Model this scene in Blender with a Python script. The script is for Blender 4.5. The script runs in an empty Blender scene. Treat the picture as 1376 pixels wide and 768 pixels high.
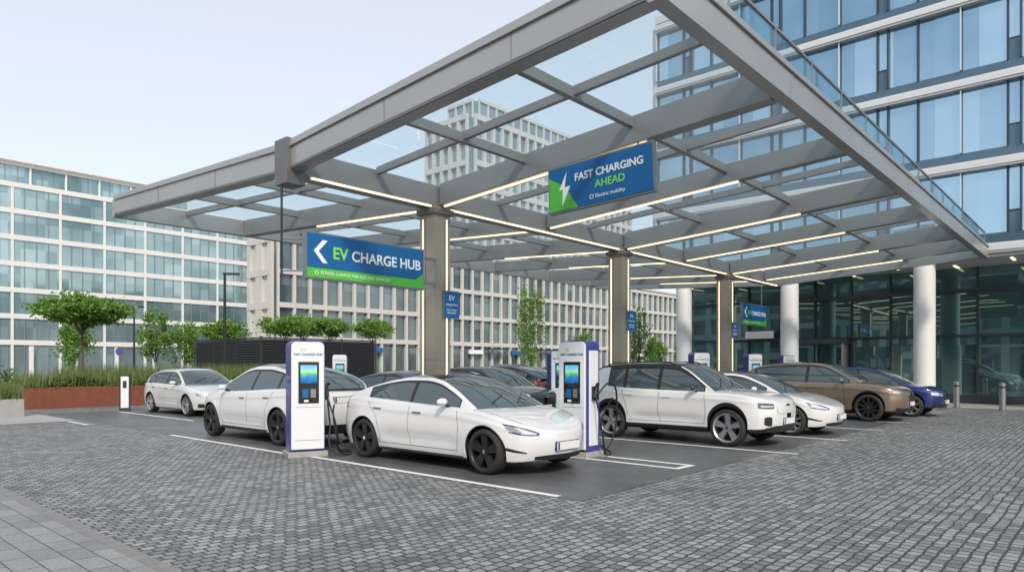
import bpy, bmesh, math, random
from mathutils import Vector, Matrix
random.seed(7)
R=math.radians
scn=bpy.context.scene
scn.view_settings.view_transform='Standard'
scn.view_settings.look='None'
scn.view_settings.exposure=0
# ---------------------------------------------------------------- materials
def lk(nt,a,b): nt.links.new(a,b)
def mat(name,col,rough=.5,metal=0,var=0,vscale=3,bump=0,bscale=40,coat=0,emis=None,estr=0,spec=.5):
    m=bpy.data.materials.new(name); m.use_nodes=True; nt=m.node_tree; b=nt.nodes['Principled BSDF']
    b.inputs['Base Color'].default_value=(*col,1); b.inputs['Roughness'].default_value=rough
    b.inputs['Metallic'].default_value=metal; b.inputs['Coat Weight'].default_value=coat
    b.inputs['Coat Roughness'].default_value=.02
    b.inputs['Specular IOR Level'].default_value=spec
    if emis: b.inputs['Emission Color'].default_value=(*emis,1); b.inputs['Emission Strength'].default_value=estr
    if var>0 or bump>0:
        tc=nt.nodes.new('ShaderNodeTexCoord')
    if var>0:
        n=nt.nodes.new('ShaderNodeTexNoise'); n.inputs['Scale'].default_value=vscale; n.inputs['Detail'].default_value=5
        lk(nt,tc.outputs['Object'],n.inputs['Vector'])
        mx=nt.nodes.new('ShaderNodeMix'); mx.data_type='RGBA'
        mx.inputs[6].default_value=(*[c*(1-var) for c in col],1); mx.inputs[7].default_value=(*[min(1,c*(1+var)) for c in col],1)
        lk(nt,n.outputs['Fac'],mx.inputs[0]); lk(nt,mx.outputs[2],b.inputs['Base Color'])
    if bump>0:
        n2=nt.nodes.new('ShaderNodeTexNoise'); n2.inputs['Scale'].default_value=bscale; n2.inputs['Detail'].default_value=6
        lk(nt,tc.outputs['Object'],n2.inputs['Vector'])
        bp=nt.nodes.new('ShaderNodeBump'); bp.inputs['Strength'].default_value=bump; bp.inputs['Distance'].default_value=.02
        lk(nt,n2.outputs['Fac'],bp.inputs['Height']); lk(nt,bp.outputs['Normal'],b.inputs['Normal'])
    return m
def cobble(name,c1,c2,mort,bw,bh,ms,warp=.03,rotz=0,bump=.6,offset=.5,big=.25,rough=.55):
    m=bpy.data.materials.new(name); m.use_nodes=True; nt=m.node_tree; b=nt.nodes['Principled BSDF']
    N=nt.nodes.new
    g=N('ShaderNodeNewGeometry')
    mp=N('ShaderNodeMapping'); mp.inputs['Rotation'].default_value=(0,0,rotz); lk(nt,g.outputs['Position'],mp.inputs['Vector'])
    n=N('ShaderNodeTexNoise'); n.inputs['Scale'].default_value=3.2; n.inputs['Detail'].default_value=3; lk(nt,mp.outputs[0],n.inputs['Vector'])
    sb=N('ShaderNodeVectorMath'); sb.operation='SUBTRACT'; sb.inputs[1].default_value=(.5,.5,.5); lk(nt,n.outputs['Color'],sb.inputs[0])
    sc=N('ShaderNodeVectorMath'); sc.operation='SCALE'; sc.inputs['Scale'].default_value=warp*2; lk(nt,sb.outputs[0],sc.inputs[0])
    n5=N('ShaderNodeTexNoise'); n5.inputs['Scale'].default_value=22; n5.inputs['Detail'].default_value=2; lk(nt,mp.outputs[0],n5.inputs['Vector'])
    sb2=N('ShaderNodeVectorMath'); sb2.operation='SUBTRACT'; sb2.inputs[1].default_value=(.5,.5,.5); lk(nt,n5.outputs['Color'],sb2.inputs[0])
    sc2=N('ShaderNodeVectorMath'); sc2.operation='SCALE'; sc2.inputs['Scale'].default_value=warp*.9; lk(nt,sb2.outputs[0],sc2.inputs[0])
    ad=N('ShaderNodeVectorMath'); ad.operation='ADD'; lk(nt,mp.outputs[0],ad.inputs[0]); lk(nt,sc.outputs[0],ad.inputs[1])
    ad2=N('ShaderNodeVectorMath'); ad2.operation='ADD'; lk(nt,ad.outputs[0],ad2.inputs[0]); lk(nt,sc2.outputs[0],ad2.inputs[1])
    br=N('ShaderNodeTexBrick'); br.inputs['Scale'].default_value=1; br.offset=offset; br.squash=1
    br.inputs['Brick Width'].default_value=bw; br.inputs['Row Height'].default_value=bh
    br.inputs['Mortar Size'].default_value=ms; br.inputs['Mortar Smooth'].default_value=.35
    br.inputs['Color1'].default_value=(*c1,1); br.inputs['Color2'].default_value=(*c2,1); br.inputs['Mortar'].default_value=(*mort,1)
    lk(nt,ad2.outputs[0],br.inputs['Vector'])
    n2=N('ShaderNodeTexNoise'); n2.inputs['Scale'].default_value=.35; n2.inputs['Detail'].default_value=6; n2.inputs['Roughness'].default_value=.65; lk(nt,g.outputs['Position'],n2.inputs['Vector'])
    n3=N('ShaderNodeTexNoise'); n3.inputs['Scale'].default_value=60; n3.inputs['Detail'].default_value=4; lk(nt,g.outputs['Position'],n3.inputs['Vector'])
    mr=N('ShaderNodeMapRange'); mr.inputs[1].default_value=.3; mr.inputs[2].default_value=.7; mr.inputs[3].default_value=1-big; mr.inputs[4].default_value=1+big; lk(nt,n2.outputs['Fac'],mr.inputs[0])
    mr3=N('ShaderNodeMapRange'); mr3.inputs[1].default_value=.3; mr3.inputs[2].default_value=.7; mr3.inputs[3].default_value=.75; mr3.inputs[4].default_value=1.25; lk(nt,n3.outputs['Fac'],mr3.inputs[0])
    mm=N('ShaderNodeMath'); mm.operation='MULTIPLY'; lk(nt,mr.outputs[0],mm.inputs[0]); lk(nt,mr3.outputs[0],mm.inputs[1])
    vm=N('ShaderNodeVectorMath'); vm.operation='SCALE'; lk(nt,br.outputs['Color'],vm.inputs[0]); lk(nt,mm.outputs[0],vm.inputs['Scale'])
    lk(nt,vm.outputs[0],b.inputs['Base Color'])
    h=N('ShaderNodeMath'); h.operation='MULTIPLY_ADD'; h.inputs[1].default_value=-1; lk(nt,br.outputs['Fac'],h.inputs[0])
    h2=N('ShaderNodeMath'); h2.operation='MULTIPLY'; h2.inputs[1].default_value=.5; lk(nt,n3.outputs['Fac'],h2.inputs[0]); lk(nt,h2.outputs[0],h.inputs[2])
    bp=N('ShaderNodeBump'); bp.inputs['Strength'].default_value=bump; bp.inputs['Distance'].default_value=.014
    lk(nt,h.outputs[0],bp.inputs['Height']); lk(nt,bp.outputs['Normal'],b.inputs['Normal'])
    b.inputs['Roughness'].default_value=rough
    return m
def winglass(name,c1,c2,sx,sz,metal=.0,rough=.06,off=.37,wav=.15,ramp=.5):
    m=bpy.data.materials.new(name); m.use_nodes=True; nt=m.node_tree; b=nt.nodes['Principled BSDF']; N=nt.nodes.new
    g=N('ShaderNodeNewGeometry'); a=N('ShaderNodeVectorMath'); a.operation='ADD'; a.inputs[1].default_value=(off,off,off); lk(nt,g.outputs['Position'],a.inputs[0])
    s=N('ShaderNodeVectorMath'); s.operation='SNAP'; s.inputs[1].default_value=(sx,sx,sz); lk(nt,a.outputs[0],s.inputs[0])
    w=N('ShaderNodeTexWhiteNoise'); lk(nt,s.outputs[0],w.inputs['Vector'])
    n=N('ShaderNodeTexNoise'); n.inputs['Scale'].default_value=.12; n.inputs['Detail'].default_value=4; lk(nt,g.outputs['Position'],n.inputs['Vector'])
    p=N('ShaderNodeMath'); p.operation='POWER'; p.inputs[1].default_value=2.0; lk(nt,w.outputs['Value'],p.inputs[0])
    ad=N('ShaderNodeMath'); ad.operation='MULTIPLY_ADD'; ad.inputs[1].default_value=ramp; lk(nt,p.outputs[0],ad.inputs[0])
    sh=N('ShaderNodeMapRange'); sh.inputs[1].default_value=.35; sh.inputs[2].default_value=.65; sh.inputs[3].default_value=0; sh.inputs[4].default_value=.6; lk(nt,n.outputs['Fac'],sh.inputs[0]); lk(nt,sh.outputs[0],ad.inputs[2])
    mx=N('ShaderNodeMix'); mx.data_type='RGBA'; mx.clamp_factor=True; mx.inputs[6].default_value=(*c1,1); mx.inputs[7].default_value=(*c2,1); lk(nt,ad.outputs[0],mx.inputs[0])
    lk(nt,mx.outputs[2],b.inputs['Base Color']); b.inputs['Metallic'].default_value=metal; b.inputs['Roughness'].default_value=rough
    n3=N('ShaderNodeTexNoise'); n3.inputs['Scale'].default_value=.6; n3.inputs['Detail'].default_value=0; lk(nt,g.outputs['Position'],n3.inputs['Vector'])
    sb=N('ShaderNodeVectorMath'); sb.operation='SUBTRACT'; sb.inputs[1].default_value=(.5,.5,.5); lk(nt,w.outputs['Color'],sb.inputs[0])
    sc=N('ShaderNodeVectorMath'); sc.operation='SCALE'; sc.inputs['Scale'].default_value=.03; lk(nt,sb.outputs[0],sc.inputs[0])
    bp=N('ShaderNodeBump'); bp.inputs['Strength'].default_value=wav; bp.inputs['Distance'].default_value=.05; lk(nt,n3.outputs['Fac'],bp.inputs['Height'])
    an=N('ShaderNodeVectorMath'); an.operation='ADD'; lk(nt,bp.outputs['Normal'],an.inputs[0]); lk(nt,sc.outputs[0],an.inputs[1])
    nn=N('ShaderNodeVectorMath'); nn.operation='NORMALIZE'; lk(nt,an.outputs[0],nn.inputs[0]); lk(nt,nn.outputs[0],b.inputs['Normal'])
    return m
def clearglass(name,tint=(.86,.93,.95),r0=.05,r1=.5,dirt=.0):
    m=bpy.data.materials.new(name); m.use_nodes=True; nt=m.node_tree; N=nt.nodes.new
    for n in list(nt.nodes):
        if n.type!='OUTPUT_MATERIAL': nt.nodes.remove(n)
    o=[n for n in nt.nodes][0]
    t=N('ShaderNodeBsdfTransparent'); t.inputs[0].default_value=(*tint,1)
    gl=N('ShaderNodeBsdfGlossy'); gl.inputs['Roughness'].default_value=.03; gl.inputs[0].default_value=(.9,.95,1,1)
    fr=N('ShaderNodeLayerWeight'); fr.inputs[0].default_value=.5
    pw=N('ShaderNodeMath'); pw.operation='POWER'; pw.inputs[1].default_value=4; lk(nt,fr.outputs['Facing'],pw.inputs[0])
    ml=N('ShaderNodeMath'); ml.operation='MULTIPLY_ADD'; ml.inputs[1].default_value=r1; ml.inputs[2].default_value=r0; ml.use_clamp=True; lk(nt,pw.outputs[0],ml.inputs[0])
    mx=N('ShaderNodeMixShader'); lk(nt,ml.outputs[0],mx.inputs[0]); lk(nt,t.outputs[0],mx.inputs[1]); lk(nt,gl.outputs[0],mx.inputs[2])
    if dirt>0:
        d=N('ShaderNodeBsdfTranslucent'); d.inputs[0].default_value=(.7,.76,.78,1)
        m2=N('ShaderNodeMixShader'); m2.inputs[0].default_value=dirt
        lk(nt,mx.outputs[0],m2.inputs[1]); lk(nt,d.outputs[0],m2.inputs[2]); lk(nt,m2.outputs[0],o.inputs[0])
    else: lk(nt,mx.outputs[0],o.inputs[0])
    return m
M={}
M['white']=mat('white_car_paint',(.70,.71,.725),.2,0,coat=1,spec=.6)
M['bronze']=mat('bronze_car_paint',(.24,.185,.14),.28,.5,coat=1)
M['blue']=mat('blue_car_paint',(.012,.035,.18),.28,.4,coat=1)
M['blackp']=mat('black_car_paint',(.012,.013,.015),.2,.2,coat=1)
M['silverp']=mat('white_wagon_paint',(.68,.69,.70),.22,.1,coat=1)
M['carglass']=mat('car_window_glass',(.10,.135,.15),.02,.42,spec=.6)
M['roofglass']=mat('car_roof_glass',(.008,.009,.011),.08,0,spec=.3)
M['plastic']=mat('black_plastic',(.018,.018,.02),.45,var=.2,vscale=20)
M['dark']=mat('dark_underbody',(.008,.008,.009),.8)
M['tyre']=mat('tyre_rubber',(.022,.022,.023),.75,var=.2,vscale=30)
M['rimdark']=mat('dark_alloy',(.035,.036,.04),.35,.6)
M['rimlight']=mat('light_alloy',(.50,.51,.53),.3,.8)
M['lamp']=mat('headlamp_lens',(.50,.55,.62),.06,.5,spec=.9,coat=1)
M['lampd']=mat('headlamp_dark',(.07,.085,.11),.08,.3,coat=1)
M['red']=mat('tail_lamp',(.42,.012,.012),.15,coat=1)
M['plate']=mat('number_plate',(.75,.75,.74),.4)
M['plateblue']=mat('plate_band',(.01,.06,.4),.4)
M['chrome']=mat('chrome_trim',(.6,.6,.62),.15,1)
M['seam']=mat('panel_gap',(.06,.06,.062),.6)
M['seamd']=mat('panel_gap_dark',(.004,.004,.004),.6)
M['steel']=mat('canopy_painted_steel',(.28,.283,.285),.34,.35,var=.12,vscale=1.5)
M['fascia']=mat('canopy_fascia_metal',(.40,.40,.398),.30,.5,var=.12,vscale=1.2)
M['steeld']=mat('canopy_joint_steel',(.18,.18,.185),.45,.5,var=.15)
M['column']=mat('column_cladding',(.40,.355,.305),.3,.5,var=.08,vscale=1.2)
M['led']=mat('led_strip',(1,.85,.65),.5,emis=(1,.74,.44),estr=2.2)
M['cglass']=clearglass('canopy_glass',(.74,.855,.885),.05,.45,.08)
M['rglass']=clearglass('rail_glass',(.72,.86,.89),.14,.4,.08)
M['signblue']=mat('sign_blue',(.008,.12,.34),.35,var=.08)
M['signgreen']=mat('sign_green',(.10,.50,.06),.35)
M['signwhite']=mat('sign_white',(.86,.87,.87),.4)
M['texgreen']=mat('sign_text_green',(.24,.72,.10),.4)
M['frame']=mat('aluminium_frame',(.3,.31,.32),.4,.7)
M['chw']=mat('charger_white_panel',(.74,.765,.79),.3,coat=.4)
M['chb']=mat('charger_blue_edge',(.045,.05,.26),.35,coat=.3)
M['chk']=mat('charger_black_panel',(.012,.013,.016),.2,coat=.5)
M['rubber']=mat('cable_rubber',(.012,.012,.013),.5)
M['concrete']=mat('concrete',(.34,.34,.33),.8,var=.18,vscale=6,bump=.3,bscale=60)
M['edge']=mat('edging_setts',(.21,.21,.212),.7,var=.25,vscale=5,bump=.3,bscale=60)
M['paint']=mat('road_paint',(.74,.75,.75),.6,var=.25,vscale=14)
M['asphalt']=cobble('parking_paving',(.095,.098,.104),(.125,.128,.133),(.075,.076,.08),.24,.12,.006,.003,rotz=R(90),bump=.3,big=.3,rough=.45)
M['roadasphalt']=mat('asphalt',(.08,.08,.083),.8,var=.2)
M['corten']=mat('corten_steel',(.20,.065,.035),.8,var=.35,vscale=5)
M['louvre']=mat('louvre_metal',(.045,.047,.053),.5,.3)
M['pole']=mat('pole_dark',(.035,.036,.04),.45,.5)
M['wstone']=mat('white_facade_panel',(.70,.70,.68),.6,var=.05,vscale=.3)
M['cstone']=mat('pale_stone_cladding',(.56,.55,.52),.7,var=.1,vscale=.5)
M['tstone']=mat('tower_stone',(.58,.575,.56),.7,var=.06,vscale=.3)
M['rband']=mat('metal_band',(.64,.65,.65),.35,.2,var=.05)
M['mull']=mat('dark_mullion',(.05,.06,.07),.4,.5)
M['gmull']=mat('grey_mullion',(.26,.28,.29),.4,.4)
M['wcol']=mat('white_round_column',(.72,.73,.73),.45,var=.04)
M['gleft']=winglass('office_glass_left',(.13,.22,.245),(.42,.55,.58),1.33,3.333,.55)
M['gcen']=winglass('office_glass_center',(.05,.08,.09),(.26,.33,.35),1.8,3.3,.4)
M['gtow']=winglass('office_glass_tower',(.20,.28,.33),(.40,.49,.54),1.8,3.3,.5)
M['gright']=winglass('office_glass_right',(.17,.32,.44),(.46,.64,.76),1.45,3.15,.85,.02,wav=.2,ramp=.6)
M['glob']=winglass('lobby_glass',(.10,.20,.21),(.28,.42,.41),1.6,2.8,.75,.02,wav=.06)
M['spand']=mat('spandrel_glass',(.09,.15,.20),.1,.5)
M['bark']=mat('bark',(.10,.075,.055),.9,var=.3,vscale=15)
def leafmat(name,c1,c2):
    m=bpy.data.materials.new(name); m.use_nodes=True; nt=m.node_tree; b=nt.nodes['Principled BSDF']; N=nt.nodes.new
    g=N('ShaderNodeNewGeometry'); 
    mx=N('ShaderNodeMix'); mx.data_type='RGBA'; mx.inputs[6].default_value=(*c1,1); mx.inputs[7].default_value=(*c2,1)
    lk(nt,g.outputs['Random Per Island'],mx.inputs[0]); lk(nt,mx.outputs[2],b.inputs['Base Color'])
    b.inputs['Roughness'].default_value=.55
    tr=N('ShaderNodeBsdfTranslucent'); lk(nt,mx.outputs[2],tr.inputs[0]); ms=N('ShaderNodeMixShader'); ms.inputs[0].default_value=.35
    o=[n for n in nt.nodes if n.type=='OUTPUT_MATERIAL'][0]
    lk(nt,b.outputs[0],ms.inputs[1]); lk(nt,tr.outputs[0],ms.inputs[2]); lk(nt,ms.outputs[0],o.inputs[0])
    return m
M['leaf']=leafmat('tree_leaves',(.07,.17,.025),(.22,.40,.06))
M['leafd']=leafmat('hedge_leaves',(.04,.09,.022),(.12,.21,.045))
M['grassl']=leafmat('grass_blades',(.09,.14,.035),(.24,.30,.10))
M['flower']=leafmat('shrub_leaves',(.15,.06,.035),(.14,.20,.06))
# ---------------------------------------------------------------- mesh helper
class MB:
    def __init__(s): s.v=[];s.f=[];s.m=[];s.mats=[]
    def mi(s,k):
        if k not in s.mats: s.mats.append(k)
        return s.mats.index(k)
    def box(s,x0,x1,y0,y1,z0,z1,k):
        n=len(s.v); s.v+=[(x0,y0,z0),(x1,y0,z0),(x1,y1,z0),(x0,y1,z0),(x0,y0,z1),(x1,y0,z1),(x1,y1,z1),(x0,y1,z1)]
        s.f+=[(n,n+3,n+2,n+1),(n+4,n+5,n+6,n+7),(n,n+1,n+5,n+4),(n+1,n+2,n+6,n+5),(n+2,n+3,n+7,n+6),(n+3,n,n+4,n+7)]
        s.m+=[s.mi(k)]*6
    def hexa(s,p,k):
        n=len(s.v); s.v+=[tuple(q) for q in p]
        s.f+=[(n,n+3,n+2,n+1),(n+4,n+5,n+6,n+7),(n,n+1,n+5,n+4),(n+1,n+2,n+6,n+5),(n+2,n+3,n+7,n+6),(n+3,n,n+4,n+7)]
        s.m+=[s.mi(k)]*6
    def quad(s,p,k):
        n=len(s.v); s.v+=[tuple(q) for q in p]; s.f.append(tuple(range(n,n+len(p)))); s.m.append(s.mi(k))
    def cyl(s,x,y,z0,z1,r0,r1,k,n=16):
        b=len(s.v)
        for z,r in((z0,r0),(z1,r1)):
            for i in range(n): a=2*math.pi*i/n; s.v.append((x+r*math.cos(a),y+r*math.sin(a),z))
        for i in range(n): j=(i+1)%n; s.f.append((b+i,b+j,b+n+j,b+n+i)); s.m.append(s.mi(k))
        s.f.append(tuple(b+n+i for i in range(n))); s.m.append(s.mi(k))
        s.f.append(tuple(b+n-1-i for i in range(n))); s.m.append(s.mi(k))
    def tube(s,a,b_,r0,r1,k,n=8):
        a=Vector(a);b_=Vector(b_); d=(b_-a).normalized(); u=d.orthogonal().normalized(); w=d.cross(u); b=len(s.v)
        for c,r in((a,r0),(b_,r1)):
            for i in range(n): t=2*math.pi*i/n; s.v.append(tuple(c+u*r*math.cos(t)+w*r*math.sin(t)))
        for i in range(n): j=(i+1)%n; s.f.append((b+i,b+j,b+n+j,b+n+i)); s.m.append(s.mi(k))
        s.f.append(tuple(b+n+i for i in range(n))); s.m.append(s.mi(k))
    def obj(s,name,parent=None,smooth=False,bevel=0,loc=None,rot=None,angle=None):
        me=bpy.data.meshes.new(name); me.from_pydata(s.v,[],s.f); 
        for k in s.mats: me.materials.append(M[k] if isinstance(k,str) else k)
        me.polygons.foreach_set('material_index',s.m)
        if smooth: me.polygons.foreach_set('use_smooth',[True]*len(s.f))
        me.update(); o=bpy.data.objects.new(name,me); scn.collection.objects.link(o)
        if parent: o.parent=parent
        if loc: o.location=loc
        if rot: o.rotation_euler=rot
        if bevel>0:
            bv=o.modifiers.new('b','BEVEL'); bv.width=bevel; bv.segments=3; bv.limit_method='ANGLE'
        return o
def empty(name,loc=(0,0,0),rz=0):
    e=bpy.data.objects.new(name,None); scn.collection.objects.link(e); e.location=loc; e.rotation_euler=(0,0,rz); e.empty_display_size=.2; return e
def text(s,parent,loc,rot,size,k,name='lettering',align='LEFT',ext=.002,offset=0):
    c=bpy.data.curves.new(name,'FONT'); c.body=s; c.size=size; c.extrude=ext; c.align_x=align; c.offset=offset
    o=bpy.data.objects.new(name,c); scn.collection.objects.link(o); c.materials.append(M[k]); o.parent=parent; o.location=loc; o.rotation_euler=rot; return o
def cable(name,pts,r,k,parent):
    c=bpy.data.curves.new(name,'CURVE'); c.dimensions='3D'; c.bevel_depth=r; c.bevel_resolution=3
    sp=c.splines.new('BEZIER'); sp.bezier_points.add(len(pts)-1)
    for i,p in enumerate(pts):
        bp=sp.bezier_points[i]; bp.co=p; bp.handle_left_type='AUTO'; bp.handle_right_type='AUTO'
    c.materials.append(M[k]); o=bpy.data.objects.new(name,c); scn.collection.objects.link(o); o.parent=parent; return o
# ---------------------------------------------------------------- camera
cam=bpy.data.cameras.new('camera'); co=bpy.data.objects.new('camera',cam); scn.collection.objects.link(co); scn.camera=co
co.location=(0,0,1.6); co.rotation_euler=(R(90),0,R(41.6-90)); cam.sensor_width=36; cam.lens=24.1; cam.shift_y=.077; cam.clip_end=4000; cam.clip_start=.1
# ---------------------------------------------------------------- world & sun
w=bpy.data.worlds.new('World'); scn.world=w; w.use_nodes=True; nt=w.node_tree
bg=nt.nodes['Background']; sky=nt.nodes.new('ShaderNodeTexSky'); sky.sky_type='NISHITA'; sky.sun_disc=False
SA=(-.60,-.80); EL=R(38)
sky.sun_elevation=EL; sky.sun_rotation=math.atan2(SA[0],SA[1]); sky.dust_density=2.0; sky.air_density=1.0; sky.ozone_density=1.0
lk(nt,sky.outputs[0],bg.inputs[0]); bg.inputs[1].default_value=.09
bg2=nt.nodes.new('ShaderNodeBackground'); bg2.inputs[0].default_value=(.95,.955,.955,1); bg2.inputs[1].default_value=.65
ads=nt.nodes.new('ShaderNodeAddShader'); lk(nt,bg.outputs[0],ads.inputs[0]); lk(nt,bg2.outputs[0],ads.inputs[1])
lk(nt,ads.outputs[0],[n for n in nt.nodes if n.type=='OUTPUT_WORLD'][0].inputs[0])
sl=bpy.data.lights.new('sun','SUN'); sl.energy=2.6; sl.angle=R(6); sl.color=(1,.91,.78); so=bpy.data.objects.new('sun',sl); scn.collection.objects.link(so)
dv=Vector((SA[0]*math.cos(EL),SA[1]*math.cos(EL),math.sin(EL))); so.rotation_euler=dv.to_track_quat('Z','Y').to_euler(); so.location=(-20,-20,30)
# ---------------------------------------------------------------- ground
M['cobble']=cobble('granite_setts',(.135,.14,.148),(.325,.33,.335),(.05,.05,.048),.125,.105,.012,.034,big=.2,bump=.75)
M['slab']=cobble('paving_slabs',(.20,.205,.212),(.285,.287,.29),(.07,.07,.068),.40,.20,.007,.003,rotz=R(90),bump=.4,big=.18)
M['pave2']=cobble('light_paving',(.33,.33,.325),(.38,.38,.37),(.24,.24,.24),.6,.6,.006,.001,bump=.2,big=.1)
def sheet(name,x0,x1,y0,y1,z,k):
    b=MB(); b.quad([(x0,y0,z),(x1,y0,z),(x1,y1,z),(x0,y1,z)],k); return b.obj(name)
sheet('ground',-1500,1500,-1500,1500,0,'cobble')
sheet('pavement',-30,2.15,-30,60,.004,'slab')
b=MB()
for i in range(330): b.box(2.15,2.27,-8+i*.2,-8+i*.2+.19,-.05,.007,'edge')
b.obj('kerb_strip')
sheet('parking_asphalt',6.55,29.4,4.75,26.5,.004,'asphalt')
sheet('road',-60,140,46,56,.005,'roadasphalt')
sheet('light_paving',-10,6.4,22.3,45,.008,'pave2')
sheet('building_pavement',30.0,60,-30,40,.008,'pave2')
b=MB()
def ln(x0,x1,y0,y1): b.quad([(x0,y0,.008),(x1,y0,.008),(x1,y1,.008),(x0,y1,.008)],'paint')
for x in(6.55,): ln(x,x+.11,5.1,10.75); ln(x-.08,x+.03,10.95,16.2)
ln(9.52,9.63,5.05,10.8); ln(9.98,10.09,5.05,10.8); ln(9.63,9.98,5.05,5.16)
for x in(12.5,15.45,18.4,21.3,24.2,27.1): ln(x,x+.11,4.3 if x<24 else 4.5,10.6)
for x in(9.8,12.7,15.6,18.5,21.4): ln(x,x+.11,11.6,16.6)
ln(8.55,8.66,19.8,25.6); ln(11.4,11.51,19.8,25.6); ln(6.1,6.2,20.5,22.2)
b.obj('parking_markings')
# ---------------------------------------------------------------- buildings
class Fac:
    def __init__(s,mb,axis,pos,sign=-1): s.mb=mb;s.ax=axis;s.p=pos;s.s=sign
    def box(s,a0,a1,n0,n1,z0,z1,k):
        q0=s.p+s.s*n0;q1=s.p+s.s*n1; q0,q1=min(q0,q1),max(q0,q1)
        if s.ax=='x': s.mb.box(a0,a1,q0,q1,z0,z1,k)
        else: s.mb.box(q0,q1,a0,a1,z0,z1,k)
def grid_facade(F,a0,a1,floors,zg,pitch,band,pier,pierw,stone,glass,mull=None,depth=.4,nz0=0,mw=.06,mk='gmull'):
    top=zg+floors*pitch
    F.box(a0+.01,a1-.01,-.5,-.02,nz0,top-.01,glass)
    for i in range(floors+1):
        z=zg+i*pitch
        F.box(a0,a1,-.01,depth,z-band*.45,z+band*.55,stone)
    n=max(1,round((a1-a0)/pier)); st=(a1-a0)/n
    zs=[(nz0,zg-band*.45)]+[(zg+i*pitch+band*.55,zg+(i+1)*pitch-band*.45) for i in range(floors)]
    for i in range(n+1):
        a=a0+i*st
        for z0,z1 in zs: F.box(max(a0,a-pierw/2),min(a1,a+pierw/2),-.008,depth-.03,z0,z1,stone)
    if mull:
        k=int(round(st/mull))
        for i in range(n):
            for j in range(1,k):
                a=a0+i*st+j*st/k
                for z0,z1 in zs: F.box(a-mw/2,a+mw/2,-.015,.08,z0,z1,mk)
e=empty('white_office_building',(20,112,0)); b=MB()
F=Fac(b,'x',-8)
grid_facade(F,-60,34,6,4.4,3.3,.62,5.3,.30,'wstone','gleft',1.33,.18,mw=.09)
for i in range(20): F.box(-60+i*4.95,-60+i*4.95+.5,.36,.5,.0,4.0,'wstone')
b.box(-60,34,-7.4,12,0,24.1,'wstone'); b.box(-60,34,-7.5,12,24.1,24.55,'wstone')
b.obj('facade',e)
b=MB(); F=Fac(b,'x',-4); grid_facade(F,-56,26,1,24.8,3.0,.5,4.0,.2,'wstone','gleft',1.33,.3,24.5)
b.box(-56,26,-3.4,8,24.4,27.6,'wstone'); b.box(-57,27,-5,9,28.0,28.3,'wstone')
b.box(-30,-20,0,5,28.3,29.6,'louvre'); b.box(-5,6,0,5,28.3,29.3,'rband'); b.obj('penthouse',e)
e=empty('link_office_building',(60,116,0)); b=MB(); F=Fac(b,'x',-6)
grid_facade(F,-6,12,5,4.2,3.3,.9,3.0,.9,'wstone','gcen',None,.4); b.box(-6,12,-5.4,8,0,20.9,'wstone'); b.obj('facade',e)
e=empty('stone_office_building',(75,68,0)); b=MB(); F=Fac(b,'x',-6)
grid_facade(F,-40,50,3,4.2,3.3,.5,1.8,.30,'cstone','gcen',None,.36)
b.box(-40,50,-5.4,-.6,0,14.2,'cstone'); b.box(-40.1,50.1,-6.45,-.5,14.5,14.85,'cstone')
F2=Fac(b,'y',-40); grid_facade(F2,-5.3,-.6,3,4.2,3.3,.7,2.3,1.2,'cstone','gcen',None,.3)
b.obj('facade',e)
b=MB()
for i in range(9): b.box(-30+i*8,-27.6+i*8,-6.75,-6.5,3.0,3.5,'signwhite' if i%3 else 'signblue')
for i in range(7): b.box(-33+i*11,-30+i*11,-7.6,-6.5,3.6,3.75,'mull')
b.obj('shop_signs',e)
e=empty('stone_office_tower',(90,75,0)); b=MB(); F=Fac(b,'x',-5.5); F2=Fac(b,'y',-20.5)
grid_facade(F,-20,22,10,4.2,3.3,.8,1.9,.5,'tstone','gtow',None,.5)
grid_facade(F2,-5,4,10,4.2,3.3,.8,1.9,.5,'tstone','gtow',None,.5)
b.box(-20,22,-5,4,0,37.1,'tstone'); b.obj('facade',e)
b=MB(); F=Fac(b,'x',-3); F2=Fac(b,'y',-17)
grid_facade(F,-16.5,18,1,38.2,3.0,.5,1.9,.3,'tstone','gtow',None,.3,37.1); grid_facade(F2,-2.5,3,1,38.2,3.0,.5,1.9,.3,'tstone','gtow',None,.3,37.1)
b.box(-16.4,18,-2.4,3,37.1,41.1,'tstone'); b.obj('setback_storeys',e)
# unseen office added behind the camera for reflections in glazing and car paint
e=empty('reflection_office_block',(-48,15,0)); b=MB(); F=Fac(b,'y',6,1)
grid_facade(F,-60,45,4,4.2,3.4,.9,3.0,.9,'cstone','gcen',None,.4); b.box(-6,5.4,-60,45,0,18.2,'cstone'); b.obj('facade',e)
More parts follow.
